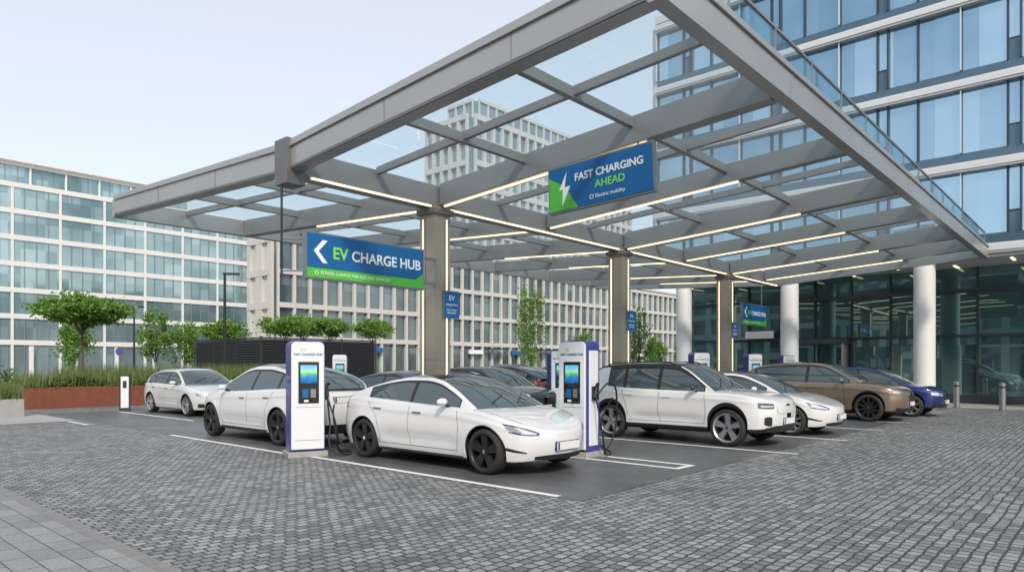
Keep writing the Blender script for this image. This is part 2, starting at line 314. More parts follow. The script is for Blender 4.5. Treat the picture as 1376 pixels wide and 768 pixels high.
# right office
e=empty('glass_office_building',(31,0,0)); b=MB(); F=Fac(b,'y',0)
Z0=5.75; PIT=3.15; Y1=17.6; Y0=-30
F.box(Y0+.01,Y1-.01,-.6,-.02,Z0+.05,Z0+PIT*4+.4,'gright')
b.box(.7,30,Y0,Y1-.05,Z0+.2,Z0+PIT*4+.3,'gright')
for i in range(5):
    z=Z0+PIT*i
    F.box(Y0,Y1,-.01,.28,z,z+.36,'rband'); F.box(Y0,Y1,-.012,.05,z+.365,z+.75,'spand')
    F.box(Y0,Y1,.285,.33,z+.08,z+.28,'rband')
n=int((Y1-Y0)/1.45)
for i in range(n+1):
    y=Y1-i*1.45
    for f in range(4):
        z=Z0+PIT*f
        F.box(y-.035,y+.035,-.015,.09,z+.75,z+PIT,'mull')
        if i%3==1:
            F.box(y-.42,y-.36,-.015,.13,z+.75,z+PIT,'mull')
            F.box(y-.36,y,-.015,.03,z+1.5,z+1.56,'mull'); F.box(y-.36,y-.03,-.014,.02,z+.75,z+1.5,'spand')
        if i%3==0: F.box(y-.02,y+.02,.091,.2,z+.75,z+PIT,'rband')
b.box(0,.6,Y1,Y1+.3,Z0,Z0+PIT*4+.34,'rband')
b.box(0,30,Y0,Y1,Z0-.12,Z0-.003,'rband'); b.box(-.28,30,Y0,Y1,Z0+PIT*4+.41,Z0+PIT*4+.75,'rband')
b.obj('upper_facade',e)
b=MB(); F=Fac(b,'y',2.8)
F.box(Y0,Y1-.4,-.3,0,0,Z0-.13,'glob')
b.box(3.2,30,Y0,Y1-.5,0,Z0-.13,'mull')
F.box(Y0,Y1-.4,.002,.1,0,.35,'mull'); F.box(Y0,Y1-.4,.002,.12,2.75,2.87,'mull'); F.box(Y0,Y1-.4,.002,.16,4.6,4.75,'mull')
for i in range(32):
    y=Y1-.4-i*1.6
    F.box(y-.03,y+.03,.003,.14,.35,2.75,'mull'); F.box(y-.03,y+.03,.003,.14,2.87,4.6,'mull'); F.box(y-.03,y+.03,.003,.14,4.75,Z0-.13,'mull')
F.box(9.2,12.2,.17,.9,2.55,2.8,'mull'); F.box(9.3,9.4,.17,.9,0,2.55,'frame'); F.box(12.0,12.1,.17,.9,0,2.55,'frame'); F.box(10.65,10.72,.17,.25,0,2.55,'frame')
b.obj('lobby_glazing',e)
b=MB()
for i in range(16): b.box(.6+(i%2)*1.1,1.6+(i%2)*1.1,-13+i*2,-12.9+i*2,Z0-.135,Z0-.122,'led')
b.obj('soffit_lights',e)
b=MB()
for y in(-15.4,-10.1,-4.8,.5,5.8,11.05,16.2): b.cyl(.1,y,0,Z0-.12,.38,.38,'wcol',32)
o=b.obj('round_columns',e,smooth=True); md=o.modifiers.new('es','EDGE_SPLIT')
b=MB(); b.box(2.3,2.36,12.6,14.0,2.9,3.25,'signwhite'); b.obj('lobby_sign',e)
# ---------------------------------------------------------------- canopy
e=empty('charging_canopy',(0,0,0))
XL,XR,YN,YC,YF=6.4,29.2,3.7,10.85,19.0
SL=.063
def zb(y): return 4.9+(SL*(YC-y) if y<YC else .052*(y-YC))
b=MB()
def beam_y(x,y0,y1,wd,lo,hi,k='steel'):
    for(p,q) in ((y0,min(y1,YC)),(max(y0,YC),y1)):
        if q-p<.01: continue
        b.hexa([(x-wd/2,p,zb(p)+lo),(x+wd/2,p,zb(p)+lo),(x+wd/2,q,zb(q)+lo),(x-wd/2,q,zb(q)+lo),(x-wd/2,p,zb(p)+hi),(x+wd/2,p,zb(p)+hi),(x+wd/2,q,zb(q)+hi),(x-wd/2,q,zb(q)+hi)],k)
def beam_x(y,x0,x1,wd,lo,hi,k='steel'): b.box(x0,x1,y-wd/2,y+wd/2,zb(y)+lo,zb(y)+hi,k)
beam_y(XL,YN,YF,.22,.04,.50,'fascia'); beam_y(XR,YN,YF,.22,.04,.48,'fascia')
beam_y(XL-.13,YN,YF,.035,.44,.55,'fascia'); beam_y(XL-.12,YN,YF,.015,.05,.10,'steeld')
b.box(XL-.11,XR+.11,YN-.2,YN-.01,zb(YN)+.02,zb(YN)+.46,'fascia'); b.box(XL-.11,XR+.11,YF+.01,YF+.2,zb(YF)+.02,zb(YF)+.46,'fascia')
b.box(XL-.13,XR+.13,YN-.235,YN-.205,zb(YN)+.40,zb(YN)+.48,'fascia')
for x in(9.9,13.5,17.1,20.7,24.3,27.4): b.box(x-.004,x+.004,YN-.2035,YN-.19,zb(YN)+.015,zb(YN)+.40,'steeld')
b.box(XL-.2,XL+.16,YC-.2,YC+.2,4.72,5.5,'steeld')
b.box(XL+.17,XR-.12,YC-.17,YC+.17,4.93,5.34,'steel'); b.box(XL+.17,XR-.12,YC-.22,YC+.22,4.9,4.928,'steel')
xm=[9.77,13.33,16.89,20.45,24.0,27.2]
for i,x in enumerate(xm):
    big=i%2==0
    wd=.16 if big else .12
    for y0,y1 in((YN,YC-.23),(YC+.23,YF)):
        beam_y(x,y0,y1,wd,.03 if big else .1,.46)
        beam_y(x,y0,y1,wd+.1,.0 if big else .07,.028 if big else .098)
for x in(8.1,11.55,15.1,18.67,22.2,25.6):
    for y0,y1 in((YN,YC-.23),(YC+.23,YF)): beam_y(x,y0,y1,.08,.32,.455)
for y in(6.0,8.3,13.4,16.1):
    beam_x(y,XL+.12,XR-.12,.10,.28,.44)
for y in(5.6,8.1,13.5,16.3): b.box(XL-.118,XL-.112,y-.004,y+.004,zb(y)+.05,zb(y)+.46,'steeld')
b.obj('roof_frame',e,bevel=.006)
b=MB()
for y0,y1 in((YN,YC-.05),(YC+.05,YF)):
    b.quad([(XL+.1,y0,zb(y0)+.475),(XR-.1,y0,zb(y0)+.475),(XR-.1,y1,zb(y1)+.475),(XL+.1,y1,zb(y1)+.475)],'cglass')
b.obj('roof_glass',e)
b=MB()
zt=zb(YN)+.50
b.box(XL,XR,YN-.12,YN-.105,zt-.02,zt+.40,'rglass')
b.obj('edge_glass',e)
b=MB(); b.box(XL,XR,YN-.135,YN-.09,zt+.40,zt+.435,'frame')
for i in range(16): x=XL+.1+i*1.5; b.box(x-.015,x+.015,YN-.14,YN-.122,zt-.04,zt+.40,'frame')
b.obj('edge_rail',e)
b=MB()
for i,x in enumerate(xm):
    lo=-.022 if i%2==0 else .048
    beam_y(x,5.75,10.55,.06,lo,lo+.02,'led'); beam_y(x,11.2,15.3,.06,lo,lo+.02,'led')
for a,c in((XL+.3,9.5),(10.05,16.62),(17.2,23.7),(24.3,28.6)): b.box(a,c,YC-.20,YC-.14,4.876,4.898,'led')
for x in(9.77,16.9,24.0):
    b.box(x+.11,x+.13,YC-.236,YC-.228,.3,4.65,'led'); b.box(x-.236,x-.228,YC+.12,YC+.14,.3,4.65,'led')
b.obj('led_strips',e)
b=MB()
for x in(9.77,16.9,24.0):
    b.box(x-.225,x+.225,YC-.225,YC+.225,.02,4.897,'column'); b.box(x-.29,x+.29,YC-.29,YC+.29,.0,.14,'steeld'); b.box(x-.28,x+.28,YC-.28,YC+.28,4.74,4.86,'steeld')
    b.box(x+.05,x+.06,YC-.229,YC-.226,.2,4.7,'steeld'); b.box(x-.229,x-.226,YC+.05,YC+.06,.2,4.7,'steeld')
    for z in(1.7,3.2): b.box(x-.2262,x+.2262,YC-.2262,YC+.2262,z,z+.008,'steeld')
b.obj('columns',e)
# ---------------------------------------------------------------- signs
RX=(R(90),0,0)
RM=(R(90),0,R(-90))
def hub_sign(x0,x1,name='charge_hub_sign'):
    e=empty(name,(x0,10.5,3.13)); W=x1-x0; H=.76
    b=MB(); b.box(-.03,W+.03,0,.1,-.03,H+.03,'frame'); b.box(0,W,-.012,-.001,.17,H,'signblue'); b.box(0,W,-.012,-.001,0,.165,'signgreen')
    b.quad([(W*.62,-.0125,.0),(W,-.0125,.0),(W,-.0125,.30),(W*.93,-.0125,.17)],'signgreen')
    s=W/2.6
    for q in(1,-1):
        b.hexa([(.12,-.018,.46),(.12+.1,-.018,.46),(.12+.1,-.013,.46),(.12,-.013,.46),(.30,-.018,.46+q*.2),(.30+.1,-.018,.46+q*.2),(.30+.1,-.013,.46+q*.2),(.30,-.013,.46+q*.2)],'signwhite')
    b.obj('panel',e,bevel=0)
    text('EV',e,(.50*s,-.016,.36),RX,.29*s,'texgreen',offset=.007*s); text('CHARGE HUB',e,(.90*s,-.016,.36),RX,.262*s,'signwhite',offset=.005*s)
    text('POWER CHARGE FOR ELECTRIC VEHICLES',e,(.26,-.016,.06),RX,.08*s,'signwhite'); text('O',e,(.14,-.016,.05),RX,.1*s,'signwhite')
    return e,H
e,H=hub_sign(6.5,9.12)
b=MB(); b.cyl(-.28,.35,H-.75+.0,1.75,.02,.02,'pole',10); b.tube((-.28,.35,H-.1),(.0,.06,H-.1),.015,.015,'frame'); b.tube((-.28,.35,.1),(.0,.06,.1),.015,.015,'frame')
b.box(2.66,3.04,.04,.08,.6,.66,'frame'); b.box(2.66,3.04,.04,.08,.1,.16,'frame'); b.obj('hangers',e)
e,H=hub_sign(24.75,26.95)
b=MB(); b.box(-.51,-.04,.04,.08,.6,.66,'frame'); b.cyl(1.9,.05,H,1.75,.015,.015,'frame'); b.obj('hangers',e)
e=empty('fast_charging_sign',(9.62,7.62,4.30)); e.rotation_euler=(R(-2.2),0,0)
b=MB(); W=2.08;H=.76
b.box(0,.09,-W-.03,.03,-.03,H+.03,'frame'); b.box(-.012,-.001,-W,0,0,H,'signblue')
b.quad([(-.0135,0,0),(-.0135,-.62,0),(-.0135,-.36,.40),(-.0135,0,.62)],'signgreen')
b.quad([(-.02,-.40,.66),(-.02,-.22,.36),(-.02,-.34,.36)],'signwhite'); b.quad([(-.0205,-.31,.40),(-.0205,-.47,.40),(-.0205,-.28,.06)],'signwhite')
b.obj('panel',e)
text('FAST CHARGING',e,(-.016,-.56,.46),RM,.178,'signwhite',offset=.004); text('AHEAD',e,(-.016,-.98,.26),RM,.18,'texgreen',offset=.003); text('Electric mobility',e,(-.016,-.98,.09),RM,.09,'signwhite'); text('O',e,(-.016,-.86,.085),RM,.11,'signwhite')
b=MB()
for y in(-.3,-1.8): b.cyl(.05,y,H+.03,H+.085,.015,.015,'frame')
b.obj('hangers',e)
for x in(9.77,16.9,24.0):
    e=empty('charging_information_sign',(x+.02,YC-.27,2.58)); b=MB()
    b.box(-.02,.43,0,.03,0,.58,'frame'); b.box(-.01,.42,-.006,-.001,.01,.57,'signblue'); b.obj('panel',e,bevel=0)
    text('EV',e,(.2,-.01,.38),RX,.15,'signwhite',align='CENTER'); text('charge here',e,(.2,-.01,.27),RX,.07,'signwhite',align='CENTER'); text('max 2 hours\nwith ticket',e,(.2,-.01,.16),RX,.06,'signwhite',align='CENTER')
# ---------------------------------------------------------------- chargers
def rbox(b,x0,x1,y0,y1,z0,z1,r,k,n=6):
    pts=[(x0,z0),(x1,z0)]
    for i in range(n+1): a=math.pi/2*i/n; pts.append((x1-r+r*math.cos(a),z1-r+r*math.sin(a)))
    for i in range(n+1): a=math.pi/2+math.pi/2*i/n; pts.append((x0+r+r*math.cos(a),z1-r+r*math.sin(a)))
    m=len(pts); q=len(b.v); b.v+=[(x,y0,z) for x,z in pts]+[(x,y1,z) for x,z in pts]
    b.f.append(tuple(range(q,q+m))); b.m.append(b.mi(k)); b.f.append(tuple(range(q+2*m-1,q+m-1,-1))); b.m.append(b.mi(k))
    for i in range(m): j=(i+1)%m; b.f.append((q+j,q+i,q+m+i,q+m+j)); b.m.append(b.mi(k))
def charger(loc,rz,detail=True):
    e=empty('ev_charging_station',loc,rz); e.scale=(1,1,.985)
    b=MB(); b.box(-.34,.34,-.26,.26,0,.10,'concrete'); b.obj('plinth',e,bevel=.01)
    b=MB(); rbox(b,-.30,.30,-.19,.19,.1,2.05,.10,'chb'); b.obj('blue_shell',e,bevel=.012)
    b=MB(); rbox(b,-.28,.28,-.225,-.12,.14,2.03,.085,'chw'); b.box(.22,.306,-.13,.15,.2,1.88,'chw'); b.obj('front_panel',e,bevel=.014)
    b=MB(); b.box(-.165,.185,-.232,-.224,.95,1.68,'chk'); b.box(-.25,.25,-.19,-.15,.11,.138,'chk'); b.box(-.22,.22,-.229,-.2252,.30,.304,'seam'); b.box(-.22,.22,-.229,-.2252,.88,.884,'seam'); b.obj('black_panel',e)
    b=MB(); b.box(-.13,.15,-.237,-.233,1.30,1.62,'screen'); b.obj('screen',e)
    b=MB(); b.box(-.10,.0,-.24,-.233,1.05,1.2,'signblue'); b.box(.04,.13,-.24,-.233,1.05,1.2,'frame'); b.box(-.07,-.0,-.25,-.233,.975,1.01,'signwhite')
    b.box(.05,.10,-.27,-.233,.98,1.03,'rubber'); b.obj('payment_terminal',e)
    text('EV',e,(-.08,-.228,1.87),RX,.07,'texgreen',align='CENTER'); text('FAST CHARGE HUB',e,(0,-.228,1.79),RX,.056,'signblue',align='CENTER',offset=.001)
    b=MB(); b.box(.309,.36,-.06,.08,1.0,1.25,'chk'); b.tube((.37,-.0,1.25),(.37,-.06,1.05),.03,.035,'rubber',10); b.tube((.37,-.0,1.25),(.42,-.02,1.3),.03,.03,'rubber',10); b.obj('connector_holster',e,smooth=False)
    b=MB(); b.box(-.2,.2,.195,.205,.5,1.6,'frame'); b.obj('rear_vent',e)
    return e
m=bpy.data.materials.new('charger_display'); m.use_nodes=True; nt=m.node_tree; bs=nt.nodes['Principled BSDF']
tc=nt.nodes.new('ShaderNodeTexCoord'); sx=nt.nodes.new('ShaderNodeSeparateXYZ'); lk(nt,tc.outputs['Generated'],sx.inputs[0])
nz=nt.nodes.new('ShaderNodeTexNoise'); nz.inputs['Scale'].default_value=3; lk(nt,tc.outputs['Generated'],nz.inputs[0])
md=nt.nodes.new('ShaderNodeMath'); md.operation='MULTIPLY_ADD'; md.inputs[1].default_value=.5; md.inputs[2].default_value=-.25; lk(nt,nz.outputs['Fac'],md.inputs[0])
m2=nt.nodes.new('ShaderNodeMath'); m2.operation='ADD'; lk(nt,sx.outputs['Z'],m2.inputs[0]); lk(nt,md.outputs[0],m2.inputs[1])
rp=nt.nodes.new('ShaderNodeValToRGB'); lk(nt,m2.outputs[0],rp.inputs[0]); cr=rp.color_ramp
cr.elements[0].color=(.01,.06,.25,1); cr.elements[1].color=(.15,.45,.75,1)
for p,c in((.35,(.02,.22,.5,1)),(.5,(.12,.5,.15,1)),(.62,(.45,.6,.15,1)),(.7,(.2,.6,.7,1))):
    q=cr.elements.new(p); q.color=c
lk(nt,rp.outputs[0],bs.inputs['Base Color']); lk(nt,rp.outputs[0],bs.inputs['Emission Color']); bs.inputs['Emission Strength'].default_value=.35; bs.inputs['Roughness'].default_value=.15
M['screen']=m
cA=charger((6.62,10.75,0),R(-20)); cB=charger((9.84,7.15,0),R(-90))
for p in((16.3,23.9),(15.9,12.3),(21.4,10.6),(25.5,10.45),(30.0,10.8)): charger((p[0],p[1],0),R(-35))
cable('charging_cable',[(.37,-.06,1.05),(.40,-.12,.6),(.42,-.3,.08),(.6,-.35,.03),(.78,-.1,.03),(.62,.1,.25),(.60,.45,.7),(.66,.62,.86)],.016,'rubber',cA)
cable('charging_cable',[(.37,-.04,1.07),(.50,-.2,.5),(.62,.0,.04),(.85,.15,.03),(.7,.35,.03)],.016,'rubber',cA)
cable('charging_cable',[(.38,-.03,1.05),(.48,.0,.5),(.46,.15,.06),(.3,.55,.03),(-.3,1.2,.03),(-.9,1.9,.05),(-1.2,2.5,.5),(-1.25,2.98,.9)],.016,'rubber',cB)
cable('charging_cable',[(.38,-.0,1.1),(.47,.3,1.3),(.46,.5,.9),(.4,.45,.3),(.36,.25,.05)],.016,'rubber',cB)
# ---------------------------------------------------------------- cars
def pch(pts):
    xs=[p[0] for p in pts]; ys=[p[1] for p in pts]; n=len(xs)
    h=[xs[i+1]-xs[i] for i in range(n-1)]; d=[(ys[i+1]-ys[i])/h[i] for i in range(n-1)]
    m=[d[0]]+[0 if d[i-1]*d[i]<=0 else 2*d[i-1]*d[i]/(d[i-1]+d[i]) for i in range(1,n-1)]+[d[-1]]
    def f(x):
        if x<=xs[0]: return ys[0]
        if x>=xs[-1]: return ys[-1]
        i=0
        while x>xs[i+1]: i+=1
        t=(x-xs[i])/h[i]; t2=t*t;t3=t2*t
        return (2*t3-3*t2+1)*ys[i]+(t3-2*t2+t)*h[i]*m[i]+(-2*t3+3*t2)*ys[i+1]+(t3-t2)*h[i]*m[i+1]
    return f
def sstep(t): t=max(0,min(1,t)); return t*t*(3-2*t)
def wheel(parent,x,y,r,side,rimk,spokes,style,tw=.235):
    b=MB(); N=40; rr=r*.74
    prof=[(rr-.015,-.06),(rr-.01,tw*.5-.02),(rr+.01,tw*.5),(r-.045,tw*.5+.003),(r-.012,tw*.5-.02),(r,tw*.5-.05),(r,-tw*.5+.05),(r-.012,-tw*.5+.02),(r-.05,-tw*.5),(rr,-tw*.5)]
    for i in range(N):
        a0=2*math.pi*i/N;a1=2*math.pi*(i+1)/N
        for j in range(len(prof)-1):
            (p0,q0),(p1,q1)=prof[j],prof[j+1]
            k='tyre' if j>=2 else rimk
            b.quad([(p0*math.cos(a0),q0*side,p0*math.sin(a0)),(p1*math.cos(a0),q1*side,p1*math.sin(a0)),(p1*math.cos(a1),q1*side,p1*math.sin(a1)),(p0*math.cos(a1),q0*side,p0*math.sin(a1))],k)
        b.quad([(0,-.02*side,0),(rr*math.cos(a0),-.03*side,rr*math.sin(a0)),(rr*math.cos(a1),-.03*side,rr*math.sin(a1))],'dark')
        b.quad([(0,.0*side,0),(rr*.55*math.cos(a0),.0*side,rr*.55*math.sin(a0)),(rr*.55*math.cos(a1),.0*side,rr*.55*math.sin(a1))],'seam')
    yo=tw*.5-.012; yi=yo-.045
    for i in range(spokes):
        a=2*math.pi*i/spokes+.3; c,s=math.cos(a),math.sin(a)
        def P(rad,t,yy): return (rad*c-t*s,yy*side,rad*s+t*c)
        w0,w1=style
        r0=.05;r1=rr-.005
        b.hexa([P(r0,-w0,yi-.02),P(r1,-w1,yi),P(r1,w1,yi),P(r0,w0,yi-.02),P(r0,-w0*.9,yo-.025),P(r1,-w1*.8,yo-.004),P(r1,w1*.8,yo-.004),P(r0,w0*.9,yo-.025)],rimk)
    for rad,yy0,yy1 in((.075,yi-.03,yo-.012),(.03,yo-.012,yo-.006)):
        for i in range(20):
            a0=2*math.pi*i/20;a1=2*math.pi*(i+1)/20
            b.quad([(rad*math.cos(a0),yy0*side,rad*math.sin(a0)),(rad*math.cos(a1),yy0*side,rad*math.sin(a1)),(rad*math.cos(a1),yy1*side,rad*math.sin(a1)),(rad*math.cos(a0),yy1*side,rad*math.sin(a0))],rimk)
            b.quad([(0,yy1*side,0),(rad*math.cos(a0),yy1*side,rad*math.sin(a0)),(rad*math.cos(a1),yy1*side,rad*math.sin(a1))],rimk if rad>.05 else 'chrome')
    o=b.obj('wheel',parent,smooth=True,loc=(x,y,r)); o.modifiers.new('es','EDGE_SPLIT').split_angle=R(35)
    return o
def car(name,S,loc,rz,paint,steer=0):
    e=empty(name,(loc[0],loc[1],.008),rz)
    Lh=S['L']/2; w0=S['w']; xf=S.get('xf',1.3); xr=S.get('xr',-1.4); pf,qf=S.get('nf',(3,2.3)); pr,qr=S.get('nr',(3.4,2.6))
    zt=pch(S['zt']); zc=pch(S['zc']); zr=pch(S['roof']); rw=S['r']; ra=S['r']+.045; ax=S['ax']; sill=S['sill']
    fz=pch(S.get('fz',[(.12,.90),(.22,.945),(.40,.985),(.58,1.0),(.72,.992),(.86,.975),(1.0,.945),(1.2,.90)]))
    z0f,kf=S.get('wf',(.48,.055)); z0r,kr=S.get('wr',(.62,.05))
    seam='seam' if paint in('white','silverp') else 'seamd'
    def pw(x):
        if x>xf: r=min(1,(x-xf)/(Lh-xf)); return w0*max(0,1-r**pf)**(1/qf)
        if x<xr: r=min(1,(xr-x)/(Lh+xr)); return w0*max(0,1-r**pr)**(1/qr)
        return w0
    def inv(y,front=True):
        t=min(1,abs(y)/w0)
        return xf+(Lh-xf)*(1-t**qf)**(1/pf) if front else xr-(Lh+xr)*(1-t**qr)**(1/pr)
    def warp(x,z):
        if x>0: return -sstep((x-(Lh-.8))/.8)*kf*min(((z-z0f)/.25)**2,4)
        return sstep((-x-(Lh-.7))/.7)*kr*min(((z-z0r)/.3)**2,4)
    cz=S.get('crease',(.42,.024))
    def W(x,z):
        fl=sum(.028*math.exp(-((x-a)/.36)**2)*math.exp(-((z-.55)/.28)**2) for a in ax)
        mid=sstep((ax[0]-.45-x)/.3)*sstep((x-ax[1]-.45)/.3)
        dc=-cz[1]*math.exp(-((z-cz[0])/.09)**2)*mid
        sh=.010*math.exp(-((z-(zt(x)-.10))/.035)**2)
        return pw(x)*(fz(z)+fl+dc+sh)
    def side(x,z,s=1,off=0): 
        return Vector((x+warp(x,z),s*(W(x,z)+off),z))
    def zbot(x):
        z=sill+ (S.get('lift',.03)*sstep((abs(x)-(Lh-.35))/.35))
        for a in ax:
            d=abs(x-a)
            if d<ra: z=max(z,rw+math.sqrt(ra*ra-d*d))
        return z
    xs=set()
    for y in [0,.12,.25,.38,.5,.6,.68,.75,.81,.86,.9,.935,.965,.985,.996]:
        xs.add(round(inv(y*w0,True),4)); xs.add(round(inv(y*w0,False),4))
    for a in ax:
        m=math.acos(min(1,(ra**2-(rw-sill)**2)**.5/ra)); 
        for i in range(25):
            t=-m*.6+(math.pi+2*m*.6)*i/24
            dx=ra*math.cos(t); xs.add(round(a+dx,4))
        hw=math.sqrt(ra*ra-(rw-sill)**2); xs.add(round(a-hw-.002,4)); xs.add(round(a+hw+.002,4)); xs.add(round(a-ra-.002,4)); xs.add(round(a+ra+.002,4))
    x=-Lh
    while x<Lh: xs.add(round(x,4)); x+=.09
    xs=sorted(q for q in xs if -Lh<=q<=Lh)
    xs2=[xs[0]]
    for q in xs[1:]:
        if q-xs2[-1]>.0015: xs2.append(q)
    xs=xs2
    NS=22;NT=9; clad=S.get('clad',0)
    b=MB(); cols=[]
    for x in xs:
        z0=zbot(x); z1=zt(x); col=[]
        p=side(x,z0); col.append((p.x,max(0,p.y-.05) if p.y>.05 else 0,z0+.0))
        zl=[z0]+([z0+min(clad,.9*(z1-z0))] if clad else [z0+.02])
        zs0=zl[-1]
        for j in range(1,NS+1): zl.append(zs0+(z1-zs0)*j/NS)
        for z in zl: p=side(x,z); col.append(tuple(p))
        ys=W(x,z1); zcc=zc(x)
        for j in range(1,NT+1):
            ph=math.pi/2*j/NT; y=ys*math.cos(ph)**.85 if j<NT else 0; z=z1+(zcc-z1)*math.sin(ph)
            col.append((x+warp(x,z),y,z))
        full=col+[(p[0],-p[1],p[2]) for p in reversed(col[:-1])]
        cols.append(full)
    K=len(cols[0]); b.v=[p for c in cols for p in c]
    pi=b.mi(paint); ci=b.mi('plastic')
    for i in range(len(cols)-1):
        for j in range(K-1):
            a=i*K+j; b.f.append((a,a+1,a+K+1,a+K)[::-1])
            jj=min(j,K-2-j)
            b.m.append(ci if (jj==0 or (clad and jj==1)) else pi)
    def clean(o,d):
        bm=bmesh.new(); bm.from_mesh(o.data); bmesh.ops.remove_doubles(bm,verts=bm.verts,dist=d); bmesh.ops.recalc_face_normals(bm,faces=bm.faces); bm.to_mesh(o.data); bm.free()
        o.data.polygons.foreach_set('use_smooth',[True]*len(o.data.polygons))
    clean(b.obj('body_shell',e,smooth=True),.0006)
    gx0,gx1=min(S['roof'][0][0],S['roof'][-1][0]),max(S['roof'][0][0],S['roof'][-1][0])
    tum=S.get('tum',.5); ins=S.get('ins',.045)
    NX=110; ns=12; ntp=14
    wsx,rwx=S['ws'],S['rw']
    sg0,sg1=S['sg']; bp=S['bp']
    b=MB(); cols=[]; xg=[gx0+(gx1-gx0)*i/NX for i in range(NX+1)]
    def gsec(x):
        zb_=zt(x)-.03; top=max(zr(x),zb_+.002); ze=zb_+(top-zb_)*S.get('ef',.9)
        yb=W(x,zt(x))-ins; 
        return zb_,top,ze,yb
    def gy(yb,h): return yb-tum*h*(.75+.55*h)
    plan=S.get('bulge',.16)
    def bul(x,yn):
        f=sstep((x-(wsx-.25))/(gx1-wsx+.25)); r=sstep(((rwx+.2)-x)/(rwx+.2-gx0))
        return plan*(f-.55*r)*(1-yn*yn)
    for x in xg:
        zb_,top,ze,yb=gsec(x); col=[]
        for j in range(ns+1):
            z=zb_+(ze-zb_)*j/ns; col.append((x,gy(yb,z-zb_),z))
        ye=col[-1][1]
        for j in range(1,ntp+1):
            t=j/ntp; y=ye*(1-t); yn=y/ye
            z=ze+(top-ze)*(1-yn**3.0); col.append((x+bul(x,yn),y,z))
        cols.append(col+[(p[0],-p[1],p[2]) for p in reversed(col[:-1])])
    K=len(cols[0]); b.v=[p for c in cols for p in c]
    roofm=S.get('roofm','roofglass')
    if roofm=='paint': roofm=paint
    for i in range(NX):
        xm_=(xg[i]+xg[i+1])/2; zb_,top,ze,yb=gsec(xm_)
        for j in range(K-1):
            a=i*K+j; b.f.append((a,a+K,a+K+1,a+1)); jj=min(j,K-2-j)
            if jj<ns:
                k=paint
                if jj>=ns-1 and S.get('blackrail'): k='plastic'
                if sg0<xm_<sg1 and jj<ns-1 and ze-zb_>.07:
                    k='carglass' if jj>=1 else 'plastic'
                    if jj==ns-2: k='plastic'
                    for q in bp:
                        if abs(xm_-q)<.04: k='plastic'
                    if xm_<sg0+.03 or xm_>sg1-.03: k='plastic'
            else:
                t=jj-ns
                if xm_>wsx: k=paint if t<1 else 'carglass'
                elif xm_<rwx: k=paint if t<1 else 'carglass'
                else: k=paint if (t<1 and not S.get('blackrail')) else roofm
            b.m.append(b.mi(k))
    clean(b.obj('greenhouse',e,smooth=True),.0004)
    b=MB(); b.box(-Lh+.4,Lh-.4,-w0*.66,w0*.66,sill-.03,.72,'dark')
    b.box(ax[1]+ra+.03,ax[0]-ra-.03,-w0*.93,w0*.93,sill-.02,.7,'dark'); b.obj('underbody',e)
    for a in ax:
        for s in(1,-1):
            o=wheel(e,a,s*(w0-.118),rw,s,S['rim'],S['sp'],S['st'])
    dt=MB()
    def patch(st,mode,k,off=.008,n=12,m=6,mir=True):
        A=[p[0] for p in st]; lo=pch([(p[0],p[1]) for p in st]); hi=pch([(p[0],p[2]) for p in st])
        for s in((1,-1) if mir else (1,)):
            base=len(dt.v)
            for i in range(n+1):
                a=A[0]+(A[-1]-A[0])*i/n
                for j in range(m+1):
                    z=lo(a)+(hi(a)-lo(a))*j/m
                    if mode=='side': p=side(a,z,s,off)
                    else:
                        fr=mode=='front'; x=inv(a,fr)
                        zz=min(z,zt(x)-.004) ; p=Vector((x+warp(x,zz),s*a*(fz(zz)),zz))
                        d=.01; xa=inv(min(a+d,w0*.999),fr); xb=inv(max(a-d,-.0),fr) if a>d else inv(a,fr)
                        nx=2*d; ny=abs(xb-xa) if a>0 else 0; l=math.hypot(nx,ny); p.x+=(1 if fr else -1)*off*nx/l; p.y+=s*off*ny/l
                    dt.v.append(tuple(p))
            for i in range(n):
                for j in range(m):
                    q=base+i*(m+1)+j; dt.f.append((q,q+1,q+m+2,q+m+1)); dt.m.append(dt.mi(k))
    for st,mode,k,off in S['patches']: patch(st,mode,paint if k=='paint' else k,off)
    def seamline(pts,off=.0025,wd=.008):
        for s in(1,-1):
            for i in range(len(pts)-1):
                for q in range(8):
                    def I(t): return (pts[i][0]+(pts[i+1][0]-pts[i][0])*t,pts[i][1]+(pts[i+1][1]-pts[i][1])*t)
                    p0=I(q/8);p1=I((q+1)/8); dx=p1[0]-p0[0];dz=p1[1]-p0[1]; l=math.hypot(dx,dz); nx,nz=-dz/l*wd/2,dx/l*wd/2
                    dt.quad([side(p0[0]-nx,p0[1]-nz,s,off),side(p1[0]-nx,p1[1]-nz,s,off),side(p1[0]+nx,p1[1]+nz,s,off),side(p0[0]+nx,p0[1]+nz,s,off)],seam)
    for l in S['seams']: seamline(l)
    for s in(1,-1):
        prev=None
        for i in range(13):
            x=gx1-.02-(gx1-.02-(Lh-.28))*i/12; ph=R(33); z1=zt(x); y=W(x,z1)*math.cos(ph)**.85; z=z1+(zc(x)-z1)*math.sin(ph)+.004
            q=(x+warp(x,z),s*y,z)
            if prev: dt.quad([(prev[0],prev[1]-.004,prev[2]),(q[0],q[1]-.004,q[2]),(q[0],q[1]+.004,q[2]),(prev[0],prev[1]+.004,prev[2])],seam)
            prev=q
    if S.get('handles'):
        for hx,hz in S['handles']:
            for s in(1,-1):
                dt.hexa([side(hx-.1,hz-.013,s,-.01),side(hx+.1,hz-.013,s,-.01),side(hx+.1,hz-.013,s,.014),side(hx-.1,hz-.013,s,.014),side(hx-.1,hz+.013,s,-.01),side(hx+.1,hz+.013,s,-.01),side(hx+.1,hz+.013,s,.014),side(hx-.1,hz+.013,s,.014)],S.get('hk','chrome') if S.get('hk')!='paint' else paint)
